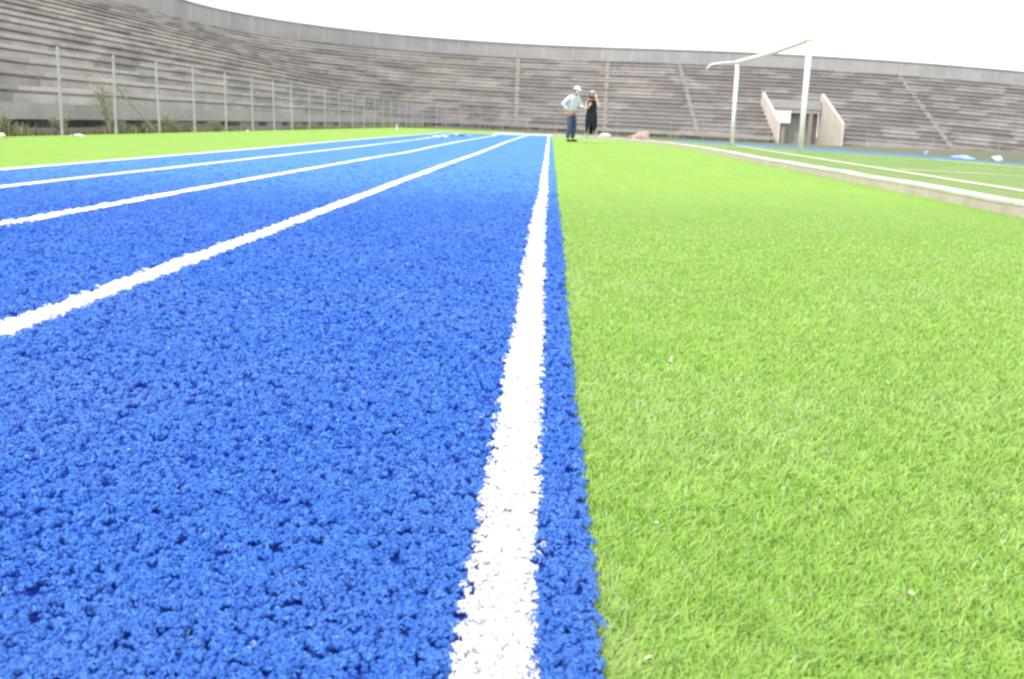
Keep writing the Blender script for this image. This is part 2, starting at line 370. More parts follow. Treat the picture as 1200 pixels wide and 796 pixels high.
# near right corner so that the pitch goes on beyond the frame
a0 = len(V); V += [(kxy(-6)+.1, -6, PZ), (60, -6, PZ), (60, ptsL[-1].y, PZ+g(60, ptsL[-1].y)), tuple(Vector((ptsL[-1].x, ptsL[-1].y, PZ+g(ptsL[-1].x, ptsL[-1].y))))]
Fc.append((a0, a0+1, a0+2, a0+3))
tag(pyd('pitch', V, Fc, M['pitch_sheet']), kind='structure', label='worn green football pitch behind the kerb')
def pxstrip(name, up, lo, z, mat, label):
    V, Fc = [], []
    for i, (a, b) in enumerate(zip(up, lo)):
        V += [at_z(*b, z), at_z(*a, z)]
        if i: Fc.append((2*i-2, 2*i, 2*i+1, 2*i-1))
    o = pyd(name, V, Fc, mat); tag(o, kind='structure', label=label)
    at = o.data.attributes.new('pile', 'FLOAT', 'POINT'); at.data.foreach_set('value', [1.0]*len(V))
pxstrip('track_bend', [(790,164.3),(870,168.4),(1000,177),(1060,180.9),(1100,183.9),(1160,188.6),(1200,191.6),(1260,196.2)],
        [(790,165.4),(870,170.2),(1000,179.2),(1060,182.8),(1100,185.8),(1160,190),(1200,193.2),(1260,197.7)], PZ+.004, M['blue_sheet'], 'far bend of the blue track beyond the pitch')
def gline(name, A, B, w, label, z=PZ+.006):
    a, b = at_z(*A, z), at_z(*B, z); d = (b-a); nrm = Vector((-d.y, d.x, 0)).normalized()*w/2
    V, Fc = [], []
    for i in range(21):
        p = a + d*i/20
        for s in (1, -1):
            q = p+nrm*s; V.append((q.x, q.y, z+g(q.x, q.y)))
        if i: Fc.append((2*i-2, 2*i-1, 2*i+1, 2*i))
    tag(pyd(name, V, Fc, M['pitch_line']), kind='structure', label=label)
gline('goal_line', (862,170.6), (1215,226), .13, 'pale goal line of the pitch running past the goal')
gline('box_line', (1055,198.4), (1215,207.5), .12, 'white line of the goal area square to the goal line')
gline('touch_line', (1095,187.4), (1215,198), .12, 'white line across the pitch near the far bend', PZ+.008)

# kerb: one low concrete edging, with a pale painted top
kerb = empty('kerb', (0, 0, 0)); tag(kerb, 'low grey concrete kerb between bright turf and football pitch', 'kerb')
K2 = [(float(np.interp(t, range(len(KP)), kx)), float(np.interp(t, range(len(KP)), ky))) for t in np.linspace(0, len(KP)-1, 90)]
V, Fc, V2, F2 = [], [], [], []
for i, (x, y) in enumerate(K2):
    a = Vector(K2[max(i-1, 0)]); b = Vector(K2[min(i+1, len(K2)-1)]); t = (b-a).normalized(); nr = Vector((t.y, -t.x))
    z = g(x, y); hh = .092 + random.uniform(-.006, .006); j = random.uniform(-.006, .006); w = .15
    p0 = Vector((x, y))+nr*j; p1 = p0+nr*w
    V += [(p0.x, p0.y, z-.05), (p0.x, p0.y, z+hh), (p1.x, p1.y, z+hh), (p1.x, p1.y, z-.05)]
    q0 = p0-nr*.004; q1 = p1+nr*.004
    V2 += [(q0.x, q0.y, z+hh-.022), (q0.x, q0.y, z+hh+.003), (q1.x, q1.y, z+hh+.003), (q1.x, q1.y, z+hh-.022)]
    if i:
        for k in range(3): Fc.append((4*i-4+k, 4*i+k, 4*i+k+1, 4*i-3+k)); F2.append((4*i-4+k, 4*i+k, 4*i+k+1, 4*i-3+k))
pyd('kerb_body', V, Fc, M['kerb'], kerb); pyd('kerb_top', V2, F2, M['kerb_top'], kerb)

# ------------------------------------------------------------------ turf fibres
def sample(n, p, d0, d1, th0, th1):
    """points round the camera, density falling as d^-p"""
    u = rng.random(n); e = 2-p
    d = (d0**e + u*(d1**e-d0**e))**(1/e); th = th0 + rng.random(n)*(th1-th0)
    return d*np.sin(th), d*np.cos(th), d
def blades(x, y, z0, yaw, length, lean, width, droop, seg=2, tip=.6):
    """curved ribbons; returns vertices and quads"""
    n = len(x); dxv, dyv = np.cos(yaw), np.sin(yaw); tw = yaw + np.pi/2 + rng.normal(0, .5, n); wx, wy = np.cos(tw), np.sin(tw)
    P = []
    for s in range(seg+1):
        t = s/seg; out = lean*length*t**1.4; zz = z0 + length*(t - droop*t*t)
        cx, cy = x+dxv*out, y+dyv*out; w = width*(1-tip*t**2)*.5
        P += [np.stack([cx-wx*w, cy-wy*w, zz - (.25*w)], 1), np.stack([cx+wx*w, cy+wy*w, zz + .25*w], 1)]
    V = np.stack(P, 1).reshape(-1, 3); m = 2*(seg+1); b = np.arange(n)[:, None]*m
    Q = np.concatenate([b + np.array([[2*s, 2*s+1, 2*s+3, 2*s+2]]) for s in range(seg)], 0)
    return V, Q, m
def vnoise(x, y, sc, seed):
    """cheap value noise for clumps and bare spots"""
    r = np.random.default_rng(seed); T = r.random((256, 256)); X, Y = x/sc+100, y/sc+100
    xi, yi = np.floor(X).astype(int), np.floor(Y).astype(int); fx, fy = X-xi, Y-yi
    fx, fy = fx*fx*(3-2*fx), fy*fy*(3-2*fy); q = lambda a, b: T[a % 256, b % 256]
    return (q(xi, yi)*(1-fx)+q(xi+1, yi)*fx)*(1-fy) + (q(xi, yi+1)*(1-fx)+q(xi+1, yi+1)*fx)*fy
vec = lambda f, y: np.array([f(float(v)) for v in y])
LXT = {k: np.array([lx(k, y) for y in np.linspace(-8, 30, 400)]) for k in L}
def lxv(k, y): return np.interp(y, np.linspace(-8, 30, 400), LXT[k])

def blue_tufts():
    n = 250000
    x, y, d = sample(n, 1.66, .62, 15, math.radians(-58), math.radians(42))
    sc = .74*np.clip(d, .85, 12)**.50
    m = (x < SEAM + .001*y + .003*np.sin(y*1.3+1) + rng.normal(0, .0025, n)*sc) & (x > lxv(4, y)) & (y > .25)
    gap = vnoise(x, y, .0135, 3)*.7 + vnoise(x, y, .045, 4)*.3
    m &= ~(gap < .245-.03*(d-1).clip(0, 6)); m &= rng.random(n) > ((d-4)/9.5).clip(0, 1)**.8
    x, y, d, sc = x[m], y[m], d[m], sc[m]; n = len(x)
    lines = np.abs(x - (MAIN_C+.0008*y+.004*np.sin(y*.9))) < MAIN_W/2 + rng.normal(0, .0032, n)*np.sqrt(sc)
    for k in (1, 2, 3, 4): lines |= np.abs(x-lxv(k, y)) < (.10 if k == 1 else .11)/2 + rng.normal(0, .006, n)
    B = 13
    X = np.repeat(x, B); Y = np.repeat(y, B); Dd = np.repeat(d, B); C = np.repeat(sc, B); N = len(X)
    hgt = np.repeat((rng.normal(1, .15, n)*(.62+.76*vnoise(x, y, .016, 14))).clip(.45, 1.5), B)
    th = rng.random(N)*2*np.pi; ph = np.arccos(1-rng.random(N)*.92)
    R = .0066*C*hgt*(1+rng.normal(0, .12, N))
    top = -.0205 + np.minimum(.0145*hgt, .017)              # height of the tuft's centre line
    sp, cp = np.sin(ph), np.cos(ph); ct, st = np.cos(th), np.sin(th)
    Rz = R*np.clip(1.0/C**.75, .3, 1)
    px, py, pz = X+R*sp*ct, Y+R*sp*st, top+Rz*(cp-.75)
    nrm = np.stack([sp*ct, sp*st, cp], 1); rv = rng.normal(0, 1, (N, 3)); t1 = np.stack([cp*ct, cp*st, -sp], 1) + .9*rv
    t1 -= nrm*(t1*nrm).sum(1, keepdims=True); t1 /= np.linalg.norm(t1, axis=1, keepdims=True); t2 = np.cross(nrm, t1)
    P0 = np.stack([px, py, pz], 1); ln = (.0066*C*(1+rng.normal(0, .25, N)).clip(.4, 2))[:, None]; wd = (.0014*C*(1+rng.normal(0, .25, N)).clip(.4, 2))[:, None]
    sq = np.array([1., 1., 1.]); nn = nrm*(np.where(C > .9, .55, 1.0))[:, None]
    rows = []
    for u, lift in ((-.5, -.30), (-.12, .10), (.22, .08), (.5, -.38)):
        c_ = P0 + t1*ln*u + nn*ln*lift; w_ = wd*(1.0 if abs(u) < .3 else .7)
        rows += [c_-t2*w_-nn*wd*.25, c_+t2*w_+nn*wd*.1]
    V = np.stack(rows, 1).reshape(-1, 3); m = 8; Q = None
    tr = np.repeat(rng.random(n), B); rnd = (tr*.55 + rng.random(N)*.45)
    lab = np.repeat(lines, B)
    return V, Q, m, rnd, lab
V, Q, m, rnd, lab = blue_tufts()
def take(V, Q, m, rnd, sel, name, mat, label, seg):
    n = len(rnd); Vr = V.reshape(n, m, 3)[sel].reshape(-1, 3); k = int(sel.sum())
    b = np.arange(k)[:, None]*m; Qn = np.concatenate([b + np.array([[2*s, 2*s+1, 2*s+3, 2*s+2]]) for s in range(seg)], 0)
    o = npmesh(name, Vr, Qn, mat, attr={'rnd': np.repeat(rnd[sel], m)})
    tag(o, label, kind='stuff'); print(name, k, 'blades'); return o
sx0, sy0, sd = sample(9000, 1.7, .62, 7, math.radians(-58), math.radians(42))
kk_ = (sx0 < SEAM-.004+.001*sy0) & (sy0 > .25) & (np.abs(sx0-MAIN_C) > MAIN_W/2+.006) & (np.abs(sx0-lxv(1, sy0)) > .07); sx0, sy0, sd = sx0[kk_], sy0[kk_], sd[kk_]
Vs, Qs, ms = blades(sx0, sy0, np.full(len(sx0), -.014), rng.random(len(sx0))*6.28, (.016*(1+rng.normal(0, .25, len(sx0)))).clip(.006, .026), rng.random(len(sx0))*.9+.2, .0016*np.clip(sd, .85, 5)**.5, rng.random(len(sx0))*.5+.3, 3)
V = np.concatenate([V, Vs]); rnd = np.concatenate([rnd, rng.random(len(sx0))]); lab = np.concatenate([lab, np.zeros(len(sx0), bool)])
take(V, Q, m, rnd, ~lab, 'blue_turf', M['blue_fibre'], 'short curly blue artificial turf fibres of the track', 3)
take(V, Q, m, rnd, lab, 'white_turf', M['white_fibre'], 'short white turf fibres forming the lane lines', 3)
def green_tufts():
    n = 900000
    x, y, d = sample(n, 1.62, .62, 18, math.radians(-10), math.radians(58))
    C = np.clip(d, .85, 12)**.52
    m = (x > SEAM + .001*y + .003*np.sin(y*1.3+1) - .002 + rng.normal(0, .002, n)) & (x < kxv(y)-.01) & (y > .25) & (rng.random(n) > ((d-5)/12).clip(0, 1)**.8)
    x, y, d, C = x[m], y[m], d[m], C[m]; n = len(x)
    cl = vnoise(x, y, .03, 8); big = vnoise(x, y, .35, 9)
    yaw0 = vnoise(x, y, .05, 10)*4*np.pi + rng.normal(0, 1.7, n)
    ln = (.0145*(.78+.35*cl)*(1+rng.normal(0, .18, n))*C**.08).clip(.008, .035)
    V, Q, mm = blades(x, y, np.full(n, -.020), yaw0, ln, rng.random(n)*.9+.25,   .0016*C*(1+rng.normal(0, .25, n)).clip(.4, 2), rng.random(n)*.45+.15, 2)
    rnd = (rng.random(n)*.55 + cl*.3 + big*.15).clip(0, .93)
    u = rng.random(n); rnd = np.where(u < .07+.12*(big > .6), .955+rng.random(n)*.045, rnd)
    return V, Q, mm, rnd
kxv = lambda y: np.interp(y, ky, kx)
V, Q, m, rnd = green_tufts()
o = npmesh('green_turf', V, Q, M['green_fibre'], attr={'rnd': np.repeat(rnd, m)}); tag(o, 'bright green artificial turf blades with pale and tan strands', kind='stuff')
# ------------------------------------------------------------------ the stand
K = 1.15
def zs(z): return H+(z-H)*K
BX, CY, RB = -12.0, 89.7, 23.0
CX = BX + RB; ENDY = CY + RB
NR, RUN, Q0 = 18, 1.15, .447
path = []                                       # (x, y, nx, ny, s)
s = 0; prev = None
raw = [(BX, y, -1, 0) for y in np.arange(-34.8, CY, 1.5)]
for a in np.arange(0, 90, 2.5):
    r = math.radians(a); raw.append((CX-RB*math.cos(r), CY+RB*math.sin(r), -math.cos(r), math.sin(r)))
VX0, VX1 = 24.96, 31.86                           # the entrance
xs = [x for x in np.arange(CX, 112, 1.5) if abs(x-VX0) > .4 and abs(x-VX1) > .4] + [VX0, VX1]
raw += [(x, ENDY, 0, 1) for x in sorted(xs)]
for r in raw:
    if prev: s += math.hypot(r[0]-prev[0], r[1]-prev[1])
    path.append((*r, s)); prev = r
def zb(x, y): return g(x, y)-.07
def ztop(x): return zs(.63) + NR*Q0 - .00065*max(0, x-11.5)**2
def rowz(k, x, y): b = zb(x, y)+zs(.63)+.07; return b + (ztop(x)-b)*k/NR
stand = empty('stadium_stand', (BX, 30, 0)); tag(stand, 'curved grey concrete stadium stand with weathered terrace steps', 'stand')
stand.location = (0, 0, 0)
prof = []                                       # (row, dz, offset, v)
prof.append((0, -.30, 0.0, -.6)); prof.append((0, 0, 0.0, -.02))
for k in range(NR):
    o1 = (k+1)*RUN
    prof += [(k, 0.0, o1+.05, k+.02), (k+1, -.185, o1+.02, k+.45), (k+1, -.185, o1+.10, k+.5), (k+1, -.115, o1+.10, k+.55), (k+1, -.115, o1-.05, k+.6), (k+1, -.02, o1-.05, k+.9), (k+1, 0.0, o1-.04, k+.97)]
prof.append((NR, 0, NR*RUN+.6, NR+.02))
OPEN_OFF = 8.3
V, UVs, Fc = [], [], []; w = len(prof)
wob = np.random.default_rng(3); ch = 0.0
for i, (x, y, nx, ny, s) in enumerate(path):
    for (k, dz, off, v) in prof:
        e = wob.normal(0, .008)
        V.append((x+nx*off, y+ny*off, rowz(k, x, y)+dz+e)); UVs.append((s*(1+off/40), v))
for i in range(len(path)-1):
    gap = path[i][0] >= VX0-.01 and path[i+1][0] <= VX1+.01 and path[i][1] >= ENDY-.01
    for j in range(w-1):
        if gap and max(prof[j][2], prof[j+1][2]) < OPEN_OFF: continue
        Fc.append((i*w+j, i*w+j+1, (i+1)*w+j+1, (i+1)*w+j))
pyd('terrace', V, Fc, M['terrace'], stand, uv=UVs)
def sweep(name, pr, mat, parent=stand, zf=None, skip=None, i0=0, i1=None, closed=True):
    V, U, Fc = [], [], []; w = len(pr); pts = path[i0:i1]
    for (x, y, nx, ny, s) in pts:
        for (off, z, v) in pr: V.append((x+nx*off, y+ny*off, z+zf(x, y))); U.append((s*(1+off/40), v))
    for i in range(len(pts)-1):
        if skip and skip(pts[i], pts[i+1]): continue
        for j in range(w if closed else w-1): Fc.append((i*w+j, i*w+(j+1) % w, (i+1)*w+(j+1) % w, (i+1)*w+j))
    return pyd(name, V, Fc, mat, parent, uv=U)
at_gap = lambda a, b: a[0] >= VX0-.01 and b[0] <= VX1+.01 and a[1] >= ENDY-.01
OT = NR*RUN
sweep('parapet_wall', [(OT+.25, -.1, 0), (OT+.22, 1.58, 1.4), (OT+.12, 1.58, 1.42), (OT+.12, 1.72, 1.55), (OT+.62, 1.72, 1.6), (OT+.62, -.1, 3)], M['parapet'], zf=lambda x, y: ztop(x))
sweep('fascia_panel', [(-.06, .37, 0), (-.06, .74, .3), (.3, .74, .5), (.3, .37, .8)], M['fascia'], zf=zb, skip=at_gap)
sweep('base_wall', [(-.10, -.1, 0), (-.08, .17, .2), (.16, .17, .4), (.16, -.1, .6)], M['base_wall'], zf=zb, skip=at_gap)
sweep('undercroft_wall', [(3, -.1, 0), (3, 1.3, 1), (3.2, 1.3, 1), (3.2, -.1, 0)], M['base_wall'], zf=zb, skip=at_gap)
# piers and block infill under the front edge
def frame_at(s):
    for a, b in zip(path, path[1:]):
        if a[4] <= s <= b[4]:
            t = (s-a[4])/(b[4]-a[4]); p = [a[i]*(1-t)+b[i]*t for i in range(4)]; return p
    return path[-1][:4]
S_tot = path[-1][4]; s = 26.0; kk = 0
pr = random.Random(8)
while s < S_tot-20:
    x, y, nx, ny = frame_at(s)
    if not (VX0-1 < x < VX1+1 and y > ENDY-.5):
        Mx = Matrix.Translation((x, y, zb(x, y))) @ Matrix.Rotation(math.atan2(-nx, ny), 4, 'Z')
        bm = bmesh.new(); box(bm, -.2, .2, -.03, .5, .14, .41, Mx); bmo('pier', bm, M['base_wall'], stand)
        L_ = pr.choice([0, 0, .45, .7, 1.0])
        if y > 60: L_ = pr.choice([.55, .8, 1.0, 1.0, .3])
        if y < 45 and -1 > 0: L_ = 0
        if L_ > 0 and s > 60:
            bm = bmesh.new(); box(bm, .21, .2+3.3*L_, .02, .35, .155, .38, Mx); bmo('infill_wall', bm, M['base_wall'], stand)
    s += 3.7; kk += 1
# aisle stairs
def off_at(x, y):
    if y <= CY: return BX-x
    if x >= CX: return y-ENDY
    return math.hypot(x-CX, y-CY)-RB
def base_of(x, y):
    if x >= CX: return x, ENDY
    v = Vector((x-CX, y-CY)).normalized()*RB; return CX+v.x, CY+v.y
def aisle(x0, y0, dxx, dyy, w=.52):
    bm = bmesh.new(); Mr = Matrix.Rotation(math.atan2(-dxx, dyy), 4, 'Z'); n = math.hypot(dxx, dyy); dxx /= n; dyy /= n
    ts = np.arange(-3, 40, .02); of = [off_at(x0+dxx*t, y0+dyy*t) for t in ts]
    def t_of(o): return float(np.interp(o, of, ts))
    for k in range(NR):
        ta, tm, tb = t_of((k+.45)*RUN), t_of((k+1)*RUN-.06), t_of((k+1)*RUN+.46)
        cx_, cy_ = x0+dxx*tm, y0+dyy*tm; bx_, by_ = base_of(cx_, cy_)
        zk = rowz(k, bx_, by_); q = rowz(k+1, bx_, by_)-zk
        Mx = Matrix.Translation((x0, y0, 0)) @ Mr
        wa = w*(1 if random.random() < .75 else .35); box(bm, -wa/2, wa/2, ta, tm+.1, zk-.05, zk+q*.52, Mx)
        wb = w*(1 if random.random() < .55 else .3); box(bm, -wb/2+.004, wb/2-.004, tm, tb, zk+.01, zk+q+.004, Mx)
    bmo('aisle_stair', bm, M['stair'], stand)
aisle(-3.6, 108.0, -.03, 1); aisle(6.0, 111.6, .055, 1)
for x in (16.4, 44.5): aisle(x, ENDY, 0, 1)
# entrance: wing walls, head wall, recess behind it, white board
gate = empty('entrance'); gate.parent = stand
def wing(x):
    yA, yB = ENDY-.8, ENDY+9.2; zA, zB = zb(x, ENDY)-.1, rowz(7, x, ENDY)-.4
    tA, tB = 1.55, 4.81; t = .13
    P = [(yA, zA), (yB, zA), (yB, tB), (yB-.5, tB+.12), (yA, tA)]
    V = [(x-t, y, z) for y, z in P] + [(x+t, y, z) for y, z in P]; n = 5
    Fc = [tuple(range(n))[::-1], tuple(range(n, 2*n))] + [(i, (i+1) % n, n+(i+1) % n, n+i) for i in range(n)]
    bm = bmesh.new(); vs = [bm.verts.new(v) for v in V]; [bm.faces.new([vs[i] for i in f]) for f in Fc]
    bmo('wing_wall', bm, M['wing'], gate, .03)
wing(VX0-.0); wing(VX1+.0)
zg = zb(28.4, ENDY)
bm = bmesh.new(); box(bm, VX0+.2, VX1-.2, ENDY+8.1, ENDY+8.45, 2.62, 4.0); bmo('head_wall', bm, M['fascia'], gate, .02)
bm = bmesh.new(); box(bm, VX0+.2, VX1-.2, ENDY+9.2, ENDY+9.5, zg-.1, 3.9); box(bm, VX0+.2, VX1-.2, ENDY+8.46, ENDY+9.19, 3.0, 3.2); bmo('passage_wall', bm, M['fascia'], gate)
for xc in (VX1-1.3, VX0+2.5):
    bm = bmesh.new(); box(bm, xc-.22, xc+.22, ENDY+8.12, ENDY+8.5, zg-.06, 2.617); bmo('column', bm, M['stair'], gate, .02)
bm = bmesh.new(); box(bm, VX0+.25, VX0+3.2, ENDY+7.9, ENDY+7.98, 1.45, 2.85); o = bmo('notice_board', bm, M['white_board'], gate, .015); o['label'] = 'blank white board hung in the entrance'
# faint whitewash marks on the parapet at the far right
# ------------------------------------------------------------------ fences
FH = 1.82
def wire_panel(bmv, A, B, z0a, z0b, h, pitch, r):
    """straight diagonal wires both ways between two posts -> lists"""
    L_ = math.hypot(B[0]-A[0], B[1]-A[1]); ux, uy = (B[0]-A[0])/L_, (B[1]-A[1])/L_; nx, ny = -uy, ux
    n = int((L_+h)/pitch)
    for d in (1, -1):
        for i in range(n+1):
            c = i*pitch - (h if d == 1 else 0)
            # line u = c + d*v ; v 0..h
            v0, v1 = 0.0, h
            if d == 1: v0 = max(0, -c); v1 = min(h, L_-c)
            else: v0 = max(0, c-L_); v1 = min(h, c)
            if v1-v0 < .02: continue
            pts = []
            for v in (v0, v1):
                u = c+d*v; zb_ = z0a+(z0b-z0a)*u/L_
                for (du, dn) in ((-r, 0), (r*.5, r*.87), (r*.5, -r*.87)):
                    pts.append((A[0]+ux*(u+du)+nx*(dn+d*r), A[1]+uy*(u+du)+ny*(dn+d*r), zb_+v))
            bmv.append(pts)
def fence(name, label, P, pitch, r, post_r, zf, brace_at=None, FH=FH):
    root = empty(name, (0, 0, 0)); tag(root, label, 'fence', 'chain link fences round the track')
    W_ = []
    for i, (x, y) in enumerate(P):
        z = zf(x, y); bm = bmesh.new()
        lean = random.uniform(-.035, .035)
        pr_ = post_r*(.7 if y > 42 else 1.1)
        tube(bm, [(x, y, z-.1), (x+lean, y, z+FH), (x+lean, y, z+FH+.03)], [pr_, pr_, pr_*.5], 10)
        bmo('post', bm, M['galv'], root, smooth=False)
        if i: wire_panel(W_, P[i-1], P[i], zf(*P[i-1])+.03, z+.03, FH-.06, pitch, r)
        if i and i % 1 == 0:
            bm = bmesh.new(); q = P[i-1]; tube(bm, [(q[0], q[1], zf(*q)+FH-.04), (x, y, z+FH-.04)], r*1.6, 6); bmo('tension_wire', bm, M['wire'], root)
    Vv = np.array(W_, np.float32).reshape(-1, 3); k = len(W_); b = np.arange(k)[:, None]*6
    Qq = np.concatenate([b+np.array([[0, 1, 4, 3]]), b+np.array([[1, 2, 5, 4]]), b+np.array([[2, 0, 3, 5]])], 0)
    o = npmesh('wire_mesh', Vv, Qq, M['wire'], root)
    if brace_at is not None:
        x, y = P[brace_at]; bm = bmesh.new(); tube(bm, [(x-.02, y+.03, zf(x, y)+1.2), (x-.15, y+2.9, zf(x, y)+.02)], post_r*.8, 8); bmo('brace', bm, M['galv'], root)
    return root
FXL = at_z(76, 158).x; y1 = at_z(76, 158).y
print('FENCE first post', FXL, y1, [at_z(a, b).to_tuple(2) for a, b in ((140,157),(192,155),(233,154),(270,153))])
LX = -10.6
LP = [(LX, 13.2), (LX, 16.0), (LX, 19.0)]
for px in (76, 140, 191.5, 233, 270, 301, 326, 347, 367.5, 385): LP.append((LX, -LX*F/(VPX-px)))
yl = LP[-1][1]
while yl < 84: yl += 3.4; LP.append((LX, yl))
fence('chain_link_fence', 'grey chain link fence on steel posts along the left turf strip', LP, .09, .0009, .028, g, 4)
FP = []
rf = 17.2
for a in np.arange(4, 88, 9.5):
    r = math.radians(a); FP.append((CX-(RB-1.8)*math.cos(r)+.0, CY+(RB-2.6)*math.sin(r)))
for x in np.arange(CX+2, 70, 3.5): FP.append((x, ENDY-2.6))
FP = [p for p in FP if not (VX0-.6 < p[0] < VX1+.6)]
fa = [p for p in FP if p[0] < VX0]; fb_ = [p for p in FP if p[0] > VX1]
fence('chain_link_fence', 'low chain link fence below the far stand, left of the entrance', fa, .16, .0014, .036, g)
fence('chain_link_fence', 'low chain link fence below the far stand, right of the entrance', fb_, .16, .0014, .036, g)

# ------------------------------------------------------------------ weeds along the foot of the stand
wx, wy, wl = [], [], []
def clump(x, y, n, h, sp):
    wx.append(x+rng.normal(0, sp, n)); wy.append(y+rng.normal(0, sp, n)); wl.append(h*(.4+rng.random(n)*.8))
for y in np.arange(13, 100, .33):
    k = vnoise(np.array([0.]), np.array([y]), 2.6, 21)[0]
    if k > .15: clump(-11.4+rng.normal(0, .25), y, int(10+46*k*k), .12+.34*k*k, .16)
for x in np.arange(-9, 70, .5):
    k = vnoise(np.array([x]), np.array([0.]), 3.0, 22)[0]
    if VX0-.3 < x < VX1+.3: continue
    yb = CY+math.sqrt(max(0, RB**2-(x-CX)**2)) if x < CX else ENDY
    clump(x, yb-1.0+rng.normal(0, .4), int(14+30*k*k), .22+.45*k*k, .3)
x, y, ln = map(np.concatenate, (wx, wy, wl)); n = len(x)
z0 = np.array([g(a, b) for a, b in zip(x, y)])-.06
V, Q, m = blades(x, y, z0, rng.random(n)*6.28, ln, rng.random(n)*.6+.05, .012+.012*rng.random(n)+.0002*y, rng.random(n)*.35, 3)
o = npmesh('weeds', V, Q, M['weed'], attr={'rnd': np.repeat(rng.random(n), m)}); tag(o, 'straggling green and dry weeds along the foot of the stand', kind='stuff')
def shrub(px_x, y, x, h, nst, label):
    root = empty('dry_shrub', (x, y, g(x, y)-.06)); tag(root, label, 'shrub', 'dry shrubs behind the left fence')
    bm = bmesh.new(); lvx, lvy, lvz = [], [], []
    for i in range(nst):
        a = random.uniform(0, 6.28); sp = random.uniform(.1, .38)*h; hh = h*random.uniform(.6, 1)
        P = [(0, 0, 0), (math.cos(a)*sp*.35, math.sin(a)*sp*.35, hh*.5), (math.cos(a)*sp, math.sin(a)*sp, hh)]
        tube(bm, P, [.011, .007, .003], 5)
        for _ in range(26):
            t = random.uniform(.25, 1); q = Vector(P[0]).lerp(Vector(P[2]), t)
            lvx.append(q.x+random.gauss(0, .05)); lvy.append(q.y+random.gauss(0, .05)); lvz.append(q.z)
    bmo('stem', bm, M['stem'], root)
    n = len(lvx); V, Q, m = blades(np.array(lvx), np.array(lvy), np.array(lvz), rng.random(n)*6.28, .05+.07*rng.random(n), rng.random(n)*1.2+.3, .014+.012*rng.random(n), rng.random(n)*.9, 2)
    npmesh('foliage', V, Q, M['shrub_leaf'], root, attr={'rnd': np.repeat(rng.random(n), m)})
shrub(160, 25.6, -11.2, 1.5, 16, 'tall pale dry shrub beside the braced fence post')
shrub(30, 20.6, -11.3, .55, 12, 'short olive shrub left of the first fence post')
shrub(95, 23.3, -11.4, .50, 14, 'low bushy shrub right of the first fence post')
shrub(220, 30.0, -11.3, .62, 12, 'low brown shrub between third and fourth fence posts')
shrub(262, 34, -11.3, .45, 10, 'small dry shrub further along the fence')

# ------------------------------------------------------------------ goal
GA = at_z(937.5, 178.3, .088, False); GB = at_z(857, 170.6, .06, False)
print('GOAL', GA, GB, (GA-GB).length)
gd = (GB-GA); gd.z = 0; gl = 8.3; gd.normalize()
goal = empty('goal', (GA.x, GA.y, .088)); tag(goal, 'white metal football goal frame without a net', 'goal')
GH = 2.45
B = gd*gl; side = Vector((-gd.y, gd.x, 0))
if side.x > 0: side = -side
bm = bmesh.new(); tube(bm, [(0, 0, -.1), (0, 0, GH-.055)], .06, 16); bmo('post', bm, M['white_paint'], goal, smooth=True)
bm = bmesh.new(); tube(bm, [(B.x, B.y, -.1), (B.x, B.y, GH-.055)], .06, 16); bmo('post', bm, M['white_paint'], goal, smooth=True)
bm = bmesh.new(); tube(bm, [tuple(-gd*.06+Vector((0, 0, GH)))] + [tuple(B*t+Vector((0, 0, GH-.035*math.sin(math.pi*t)))) for t in np.linspace(.02, .98, 9)] + [tuple(B+gd*.06+Vector((0, 0, GH)))], .06, 16)
bmo('crossbar', bm, M['white_paint'], goal, smooth=True)
for base, drop in ((Vector((0, 0, 0)), 0.0), (B, .10)):
    bm = bmesh.new(); P = []
    for t, dz_ in ((.02, 0), (.25, -.2*drop), (.5, -.5*drop), (.72, -.85*drop), (.82, -drop-.02), (.88, -drop-.08), (.92, -drop-.16)):
        q = base + side*t*1.0 + Vector((0, 0, GH+.01+dz_)); P.append(tuple(q))
    if drop == 0: P = P[:5]
    tube(bm, P, .024, 10); bmo('net_arm', bm, M['white_paint'], goal, smooth=True)

